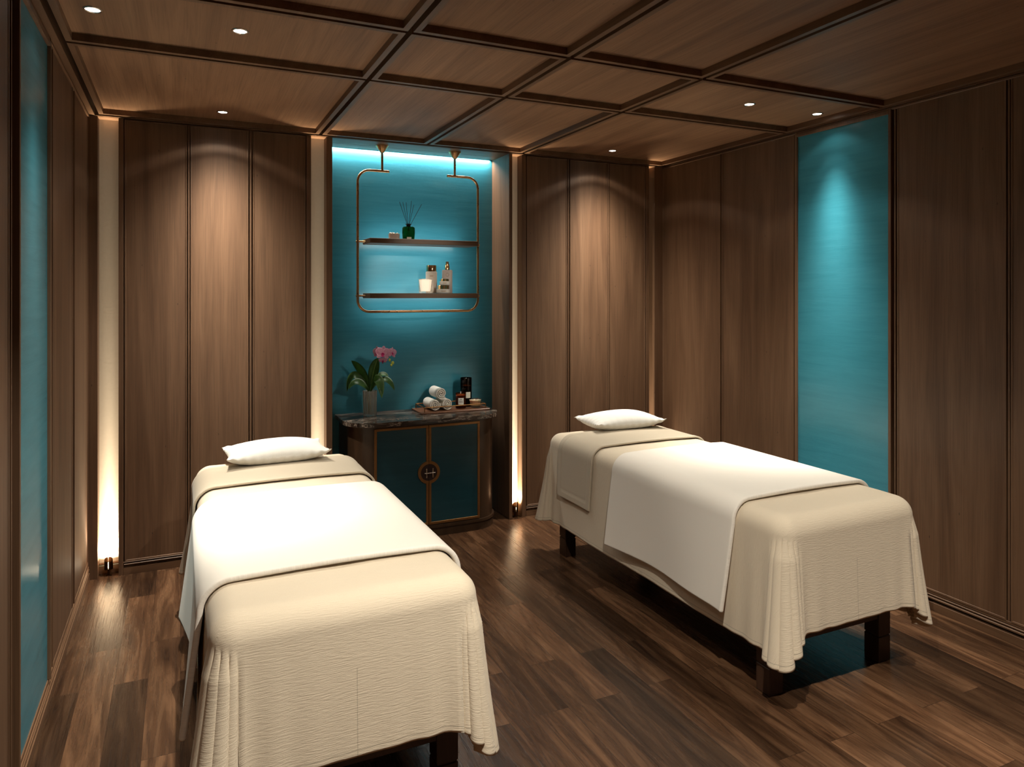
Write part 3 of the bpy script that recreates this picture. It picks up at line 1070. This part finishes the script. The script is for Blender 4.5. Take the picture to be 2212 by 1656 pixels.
# rolled towels: spiral of terry cloth
def towel_mesh(R, length, turns=3.1, start=0.0):
    bm = bmesh.new()
    n = 120
    pitch = (R - 0.006) / turns
    th = pitch * 0.74
    out = []
    for i in range(n + 1):
        a = 2 * PI * turns * i / n
        r = 0.005 + pitch * turns * i / n
        ri = max(0.001, r - th)
        out.append(((ri * math.cos(a + start), ri * math.sin(a + start)), (r * math.cos(a + start), r * math.sin(a + start))))
    ys = [-length / 2 + 0.0, -length / 2 + 0.006, length / 2 - 0.006, length / 2]
    V = []
    for k, y in enumerate(ys):
        sh = 0.0016 if k in (0, 3) else 0.0
        row = []
        for (p, q) in out:
            m = ((p[0] + q[0]) / 2, (p[1] + q[1]) / 2)
            f = lambda c: (c[0] + (m[0] - c[0]) * sh / (th / 2 + 1e-6), c[1] + (m[1] - c[1]) * sh / (th / 2 + 1e-6))
            pp, qq = f(p), f(q)
            row.append((bm.verts.new((pp[0], y, pp[1])), bm.verts.new((qq[0], y, qq[1]))))
        V.append(row)
    for k in range(3):
        for i in range(n):
            for c in (0, 1):
                bm.faces.new((V[k][i][c], V[k][i + 1][c], V[k + 1][i + 1][c], V[k + 1][i][c]))
        bm.faces.new((V[k][n][0], V[k][n][1], V[k + 1][n][1], V[k + 1][n][0]))
    for k in (0, 3):
        for i in range(n):
            bm.faces.new((V[k][i][0], V[k][i][1], V[k][i + 1][1], V[k][i + 1][0]))
    return bm
RT = 0.0440
tw = obj('rolled_towel', towel_mesh(RT, 0.168, start=-0.5), M['terry'], smooth=True, angle=60)
TW = ((1.598, 4.790, RT, 0.0, 'white rolled towel at the outer end of the tray, bottom of the pyramid'),
      (1.6885, 4.790, RT, 0.5, 'white rolled towel next to the amber candle jar, bottom of the pyramid'),
      (1.6435, 4.789, RT + 0.0768, 0.9, 'white rolled towel resting on top of the other two'))
for k, (x, y, dz, ry_, lab) in enumerate(TW):
    o = tw if k == 0 else tw.copy()
    if k:
        COL.objects.link(o)
    o.location = (x, y, ZTR + dz)
    o.rotation_euler = (0, ry_, 0)
    tag(o, lab, 'towel', 'rolled towels on the tray')

# candles and jars on the tray
def lines(bm, x0, x1, y, zs, h=0.0022):
    for z, f in zs:
        m, hw = (x0 + x1) / 2, (x1 - x0) / 2 * f
        box(bm, m - hw, m + hw, y - 0.0006, y, z, z + h)
def curved_label(r, half_ang, z0, z1, mid=-PI / 2, n=10):
    bm = bmesh.new()
    rows = []
    for i in range(n + 1):
        a = mid - half_ang + 2 * half_ang * i / n
        rows.append([bm.verts.new(((r + d) * math.cos(a), (r + d) * math.sin(a), z)) for d in (0, 0.0008) for z in (z0, z1)])
    for p, q in zip(rows[:-1], rows[1:]):
        for k, l in ((0, 1), (1, 3), (3, 2), (2, 0)):
            bm.faces.new((p[k], p[l], q[l], q[k]))
    for p in (rows[0], rows[-1]):
        bm.faces.new((p[0], p[1], p[3], p[2]))
    return bm
TOCAM = -PI / 2 - 0.30
def cup(r, h, wall=0.0025, base=0.006, r0=None):
    r0 = r0 or r
    return [(0, 0), (r0 - 0.003, 0), (r0, 0.003), (r, h - 0.001), (r - wall / 2, h), (r - wall, h - 0.001), (r0 - wall, base + 0.002), (r0 - wall - 0.003, base), (0, base)]
cj = thing('candle_jar', 'short amber glass candle jar with white label beside the rolled towels', 'candle', (1.806, 4.760, ZTR))
obj('jar', L(cup(0.037, 0.108), 40), M['amber'], cj, smooth=True, angle=50)
obj('wax', L([(0, 0.0065), (0.0335, 0.0065), (0.0335, 0.094), (0, 0.0945)], 32), M['wax'], cj, smooth=True, angle=50)
obj('wick', T([(0, 0, 0.094), (0.001, 0, 0.118)], 0.0022, 6), M['paper'], cj)
lb = obj('label_sticker', curved_label(0.0372, 0.52, 0.030, 0.076, TOCAM), M['paper'], cj, smooth=True, angle=50)
bm = bmesh.new()
for z, w in ((0.064, 0.2), (0.053, 0.36), (0.044, 0.36)):
    join(bm, curved_label(0.0381, w, z, z + 0.003, TOCAM))
obj('print', bm, M['ink'], lb)
tj = thing('candle_jar', 'tall smoked amber glass jar standing behind the short amber candle jar', 'jar', (1.876, 4.836, ZTR))
obj('jar', L(cup(0.041, 0.205), 40), M['smoke'], tj, smooth=True, angle=50)
obj('wax', L([(0, 0.0065), (0.037, 0.0065), (0.037, 0.150), (0, 0.1505)], 32), M['wax'], tj, smooth=True, angle=50)
obj('label_sticker', curved_label(0.0412, 0.42, 0.062, 0.105, TOCAM + 0.35), M['paper'], tj, smooth=True, angle=50)
bc = thing('candle_bowl', 'small clear glass bowl candle with cream wax at the end of the tray', 'candle', (1.914, 4.752, ZTR))
obj('bowl', L([(0, 0), (0.030, 0), (0.034, 0.004), (0.044, 0.058), (0.0435, 0.060), (0.042, 0.058), (0.032, 0.012), (0, 0.010)], 40), M['thin_glass'], bc, smooth=True, angle=60)
obj('wax', L([(0, 0.0105), (0.0312, 0.0122), (0.0405, 0.052), (0, 0.0525)], 32), M['wax'], bc, smooth=True, angle=50)
for k in range(3):
    a = 2 * PI * k / 3 + 0.4
    obj('wick', T([(0.018 * math.cos(a), 0.018 * math.sin(a), 0.052), (0.018 * math.cos(a), 0.019 * math.sin(a), 0.066)], 0.0016, 6), M['ink'], bc)

# vase with orchid
VX, VY = 1.158, 4.772
va = obj('vase', L([(0, 0), (0.040, 0), (0.043, 0.003), (0.0465, 0.168), (0.0455, 0.170), (0.0435, 0.168), (0.040, 0.018), (0, 0.014)], 120, lobes=11, amp=0.05), M['glass'], smooth=True, angle=70)
va.location = (VX, VY, ZC)
tag(va, 'clear ribbed glass vase holding the orchid on the marble top', 'vase')
orch = thing('orchid', 'pink moth orchid with broad green leaves standing in the ribbed glass vase', 'plant', (VX, VY, ZC), -YAW)
def leaf(p0, p1, p2, width, cup_=0.25, side=None):
    """broad strap leaf along a quadratic curve"""
    bm = bmesh.new()
    p0, p1, p2 = Vector(p0), Vector(p1), Vector(p2)
    n, mm = 18, 6
    rows = []
    for i in range(n + 1):
        t = i / n
        p = p0 * (1 - t) ** 2 + p1 * 2 * t * (1 - t) + p2 * t * t
        d = (2 * (1 - t) * (p1 - p0) + 2 * t * (p2 - p1)).normalized()
        s = d.cross(Vector((0, 1, 0))) * side[0] + Vector((0, 1, 0)) * side[1]
        s = (s - d * s.dot(d)).normalized()
        nn = s.cross(d).normalized()
        if nn.z < 0:
            nn = -nn
        w = width * (0.20 + 0.80 * math.sin(PI / 2 * min(1, t / 0.55)) ** 1.2) if t < 0.55 else width * max(0.0, 1 - ((t - 0.55) / 0.45) ** 1.9) ** 0.72
        w = max(w, 0.001)
        rows.append([bm.verts.new(p + s * w * (k / mm * 2 - 1) + nn * cup_ * w * (k / mm * 2 - 1) ** 2) for k in range(mm + 1)])
    for a, b in zip(rows[:-1], rows[1:]):
        for k in range(mm):
            bm.faces.new((a[k], a[k + 1], b[k + 1], b[k]))
    bmesh.ops.solidify(bm, geom=bm.faces[:], thickness=0.0016)
    return bm
zt = 0.166
LV = (((-0.006, 0, zt), (-0.045, 0.02, zt + 0.13), (-0.125, 0.00, zt + 0.205), 0.034, (0.9, 0.45)),
      ((0.004, 0, zt), (0.020, 0.02, zt + 0.14), (0.052, 0.01, zt + 0.222), 0.039, (0.95, 0.3)),
      ((-0.008, 0, zt), (-0.120, -0.01, zt + 0.215), (-0.150, -0.02, zt + 0.000), 0.030, (0.72, -0.65)),
      ((-0.006, -0.004, zt), (-0.075, -0.05, zt + 0.120), (-0.128, -0.07, zt + 0.022), 0.028, (0.66, -0.7)),
      ((0.006, -0.004, zt), (0.075, -0.06, zt + 0.190), (0.098, -0.10, zt - 0.032), 0.032, (0.9, 0.4)),
      ((0.006, 0.006, zt), (0.100, 0.03, zt + 0.150), (0.160, 0.03, zt + 0.002), 0.026, (0.6, 0.75)),
      ((0.004, 0.008, zt), (0.050, 0.05, zt + 0.150), (0.115, 0.06, zt + 0.092), 0.025, (0.55, 0.8)))
for a in LV:
    obj('leaf', leaf(a[0], a[1], a[2], a[3], 0.22, a[4]), M['leaf'], orch, smooth=True)
sp = [Vector(p) for p in ((0, 0.0, 0.016), (0.004, 0.004, 0.12), (0.012, 0.010, 0.25), (0.045, 0.012, 0.375), (0.085, -0.002, 0.430), (0.118, -0.016, 0.415), (0.138, -0.026, 0.380), (0.152, -0.034, 0.350))]
def smooth_path(pts, k=6):
    r = []
    n = len(pts)
    for i in range(n - 1):
        a, b, c, d = pts[max(i - 1, 0)], pts[i], pts[i + 1], pts[min(i + 2, n - 1)]
        for j in range(k):
            t = j / k
            r.append(0.5 * ((2 * b) + (c - a) * t + (2 * a - 5 * b + 4 * c - d) * t * t + (3 * b - a - 3 * c + d) * t ** 3))
    r.append(pts[-1])
    return r
obj('stem', T(smooth_path(sp), 0.0024, 8), M['stem'], orch, smooth=True)
obj('root', T(smooth_path([Vector(p) for p in ((-0.012, 0, 0.168), (-0.016, 0.006, 0.11), (-0.008, -0.004, 0.06), (-0.014, 0.004, 0.022))]), 0.004, 8), M['stem'], orch, smooth=True)
def petal(bm, ang, ln, wd, tilt, M4):
    g = bmesh.new()
    n, mm = 8, 6
    rows = []
    for i in range(n + 1):
        t = i / n
        w = wd * math.sin(PI * (0.10 + 0.86 * t)) ** 0.7
        rows.append([g.verts.new((w * (k / mm * 2 - 1), -tilt * t * t * ln - 0.10 * w * (1 - (k / mm * 2 - 1) ** 2), ln * t)) for k in range(mm + 1)])
    for a, b in zip(rows[:-1], rows[1:]):
        for k in range(mm):
            g.faces.new((a[k], a[k + 1], b[k + 1], b[k]))
    bmesh.ops.solidify(g, geom=g.faces[:], thickness=0.0008)
    join(bm, g, M4 @ Matrix.Rotation(ang, 4, 'Y'))
def flower(c, scale, yaw, pitch, roll=0.0):
    M4 = Matrix.Translation(c) @ Matrix.Rotation(yaw, 4, 'Z') @ Matrix.Rotation(pitch, 4, 'X') @ Matrix.Rotation(roll, 4, 'Y') @ Matrix.Scale(scale, 4)
    bm = bmesh.new()
    for a in (0, 2.25, -2.25):
        petal(bm, a, 0.046, 0.015, 0.12, M4)
    for a in (1.22, -1.22):
        petal(bm, a, 0.050, 0.027, 0.05, M4 @ Matrix.Translation((0, -0.004, 0)))
    f = obj('flower', bm, M['petal'], orch, smooth=True)
    bm = bmesh.new()
    petal(bm, PI, 0.024, 0.008, 0.9, M4 @ Matrix.Translation((0, -0.006, -0.004)))
    petal(bm, PI - 0.9, 0.014, 0.006, 0.6, M4 @ Matrix.Translation((0, -0.006, -0.002)))
    petal(bm, PI + 0.9, 0.014, 0.006, 0.6, M4 @ Matrix.Translation((0, -0.006, -0.002)))
    t = bmesh.new()
    bmesh.ops.create_uvsphere(t, u_segments=10, v_segments=8, radius=0.005)
    join(bm, t, M4 @ Matrix.Translation((0, -0.008, 0)))
    obj('lip', bm, M['lip'], f, smooth=True, label='magenta centre')
flower((0.094, -0.030, 0.424), 1.05, 0.1, -0.15, 0.1)
flower((0.052, -0.006, 0.430), 0.85, -0.7, -0.1, -0.2)
flower((0.150, -0.020, 0.425), 0.82, 0.95, -0.1, 0.2)
flower((0.092, -0.026, 0.378), 0.62, 0.15, 0.75, 0.1)
for c, r in (((0.138, -0.030, 0.378), 0.0085), ((0.160, -0.034, 0.360), 0.0105), ((0.150, -0.036, 0.345), 0.0085)):
    obj('bud', sphere(bmesh.new(), c, r, 0.9, 0.9, 1.15, 12, 8), M['bud'], orch, smooth=True)

# ------------------------------------------------------------------ hanging shelf
SY = 4.735
sh = thing('hanging_shelf', 'brass tube frame shelf with two wooden boards hanging from the alcove ceiling', 'shelf', (1.497, SY, ZT))
def arc(cx, cz, r, a0, a1, n=10):
    return [(cx + r * math.cos(math.radians(a0 + (a1 - a0) * i / n)), 0, cz + r * math.sin(math.radians(a0 + (a1 - a0) * i / n))) for i in range(n + 1)]
hx, zt_, zb_, cr = 0.430, 2.428 - ZT, 1.482 - ZT, 0.080
path = [(-0.218, 0, zt_)] + arc(-hx + cr, zt_ - cr, cr, 90, 180) + arc(-hx + cr, zb_ + cr, cr, 180, 270) + arc(hx - cr, zb_ + cr, cr, 270, 360) + arc(hx - cr, zt_ - cr, cr, 0, 90) + [(0.198, 0, zt_)]
obj('tube_frame', T(path, 0.0085, 14), M['brass'], sh, smooth=True, angle=60)
for x in (-0.265, 0.255):
    obj('rod', T([(x, 0, zt_ + 0.004), (x, 0, -0.03)], 0.0080, 14), M['brass'], sh, smooth=True, angle=60)
    obj('ceiling_cup', L([(0, 0), (0.043, 0), (0.043, -0.004), (0.012, -0.048), (0, -0.048)], 32, c=(x, 0, 0)), M['brass'], sh, smooth=True, angle=40)
BRD = (1.967, 1.606)
for z in BRD:
    zz = z - ZT
    b = obj('board', B(-0.380, 0.380, -0.135, 0.070, zz - 0.033, zz, 0.002), M['cab_wood'] if False else M['wood_x'], sh)
    for s in (-1, 1):
        obj('bracket_pin', T([(s * 0.37, 0, zz - 0.017), (s * (hx + 0.012), 0, zz - 0.017)], 0.0065, 10), M['brass'], b, smooth=True, angle=60)
    obj('led_channel', B(-0.35, 0.35, 0.0705, 0.076, zz - 0.027, zz - 0.008), M['led'], b, label='glowing led strip on the back edge')
    strip_light('led_light', P_SHELF, (1.0, 0.98, 0.92), b, (0, 0.084, zz - 0.010), 0.70, 0.014, (PI, 0, 0))
    strip_light('led_light', P_SHELF, (1.0, 0.98, 0.92), b, (0, 0.084, zz - 0.024), 0.70, 0.014, (0, 0, 0))

ZU, ZL = BRD[0] + 0.0008, BRD[1] + 0.0008
# reed diffuser
rd = thing('reed_diffuser', 'square green glass reed diffuser with dark sticks on the upper board', 'diffuser', (1.402, 4.690, ZU), -YAW * 0.6)
def sq_lathe(prof, n=4.0, seg=40):
    """rounded-square bottle profile"""
    bm = bmesh.new()
    rings = []
    for r, z in prof:
        if r < 1e-6:
            rings.append([bm.verts.new((0, 0, z))])
            continue
        ring = []
        for i in range(seg):
            a = 2 * PI * i / seg
            c, s = math.cos(a), math.sin(a)
            k = (abs(c) ** n + abs(s) ** n) ** (-1 / n)
            ring.append(bm.verts.new((r * k * c, r * k * s, z)))
        rings.append(ring)
    for p, q in zip(rings[:-1], rings[1:]):
        for i in range(seg):
            j = (i + 1) % seg
            if len(p) == 1:
                bm.faces.new((p[0], q[j], q[i]))
            elif len(q) == 1:
                bm.faces.new((p[i], p[j], q[0]))
            else:
                bm.faces.new((p[i], p[j], q[j], q[i]))
    return bm
obj('bottle', sq_lathe([(0, 0), (0.036, 0), (0.039, 0.003), (0.043, 0.045), (0.042, 0.078), (0.036, 0.086), (0.013, 0.090), (0.012, 0.094), (0, 0.094)], 5.0), M['green_glass'], rd, smooth=True, angle=40)
obj('collar', L([(0, 0.090), (0.014, 0.090), (0.015, 0.102), (0.021, 0.104), (0.021, 0.107), (0, 0.107)], 24), M['black'], rd, smooth=True, angle=40)
for dx, dz, dy in ((-0.060, 0.150, 0.006), (-0.038, 0.147, -0.008), (-0.016, 0.148, 0.012), (0.020, 0.157, -0.006), (0.036, 0.132, 0.010), (0.088, 0.135, -0.004)):
    obj('reed', T([(-dx * 0.10, 0, 0.060), (dx, dy, 0.107 + dz)], 0.0016, 6), M['reed'], rd)
obj('label_sticker', B(-0.012, 0.018, -0.0435, -0.0425, 0.004, 0.016), M['paper'], rd)
tp = thing('pebble_pot', 'small white pot of pale pebbles beside the green diffuser', 'pot', (1.302, 4.690, ZU), -0.25)
obj('pot', sq_lathe([(0, 0), (0.032, 0), (0.036, 0.003), (0.037, 0.036), (0.033, 0.036), (0.032, 0.030), (0, 0.030)], 6.0), M['white'], tp, smooth=True, angle=40)
random.seed(4)
bm = bmesh.new()
for k in range(26):
    sphere(bm, (random.uniform(-0.026, 0.026), random.uniform(-0.026, 0.026), random.uniform(0.032, 0.041)), random.uniform(0.005, 0.008), 1, 1, 0.8, 8, 6)
pb = obj('pebbles', bm, M['paper'], tp, smooth=True)
pb['kind'] = 'stuff'

# lower board
cg = thing('candle_glass', 'white candle glass glowing in a clear outer tumbler on the lower board', 'candle', (1.522, 4.690, ZL))
obj('tumbler', L([(0, 0), (0.040, 0), (0.045, 0.006), (0.0475, 0.096), (0.047, 0.098), (0.045, 0.096), (0.043, 0.014), (0, 0.012)], 40), M['thin_glass'], cg, smooth=True, angle=60)
obj('candle_cup', L([(0, 0.013), (0.031, 0.013), (0.034, 0.018), (0.0435, 0.092), (0.040, 0.092), (0.036, 0.080), (0, 0.080)], 36), M['cup_emit'], cg, smooth=True, angle=50)
lb_ = thing('lotion_bottle', 'cream cylindrical bottle with broad ribbed gold cap on the lower board', 'bottle', (1.594, 4.778, ZL))
obj('body', L([(0, 0), (0.036, 0), (0.0395, 0.004), (0.0395, 0.146), (0.036, 0.151), (0, 0.152)], 36), M['cream_plastic'], lb_, smooth=True, angle=40)
obj('cap', L([(0, 0.152), (0.0345, 0.152), (0.0345, 0.192), (0.033, 0.195), (0, 0.195)], 60, lobes=15, amp=0.012), M['gold'], lb_, smooth=True, angle=40)
bm = bmesh.new()
for z, w in ((0.122, 0.30), (0.114, 0.30)):
    join(bm, curved_label(0.0397, w, z, z + 0.0022, TOCAM))
obj('print', bm, M['inlay'], lb_)
sb = thing('spray_bottle', 'slim pale mauve bottle with gold pump top on the lower board', 'bottle', (1.706, 4.765, ZL), -0.3)
obj('body', sq_lathe([(0, 0), (0.033, 0), (0.036, 0.004), (0.036, 0.158), (0.033, 0.163), (0, 0.164)], 5.0), M['mauve_plastic'], sb, smooth=True, angle=40)
obj('pump', L([(0, 0.164), (0.0165, 0.164), (0.0165, 0.188), (0.015, 0.190), (0.015, 0.204), (0.011, 0.206), (0.011, 0.222), (0, 0.223)], 28), M['gold'], sb, smooth=True, angle=40)
bm = bmesh.new()
tube(bm, [(0.010 * math.cos(a), -0.0363, 0.128 + 0.012 * math.sin(a)) for a in np.linspace(0, 2 * PI, 17)], 0.0008, 6, cap=False)
obj('print', bm, M['inlay'], sb)
for k, (x, y, z, r, hb_, hl, lab) in enumerate(((1.644, 4.672, ZL, 0.0475, 0.028, 0.026, 'wider cream jar with ribbed gold lid, under the smaller jar'),
                                                (1.655, 4.674, ZL + 0.0552, 0.0345, 0.027, 0.016, 'smaller cream jar with ribbed gold lid stacked on the wider jar'))):
    j = thing('cosmetic_jar', lab, 'jar', (x, y, z), 0, 'stacked cosmetic jars')
    obj('body', L([(0, 0), (r - 0.005, 0), (r, 0.005), (r, hb_ - 0.002), (r - 0.002, hb_), (0, hb_)], 36), M['white'], j, smooth=True, angle=40)
    rl = r * 0.83
    obj('lid', L([(0, hb_), (rl, hb_), (rl, hb_ + hl - 0.002), (rl - 0.002, hb_ + hl), (0, hb_ + hl)], 64, lobes=16, amp=0.012), M['gold'], j, smooth=True, angle=40)
    bm = bmesh.new()
    for z2, w in ((hb_ * 0.55, 0.35), (hb_ * 0.38, 0.30)):
        join(bm, curved_label(r + 0.0002, w, z2, z2 + 0.002, TOCAM))
    obj('print', bm, M['inlay'], j)
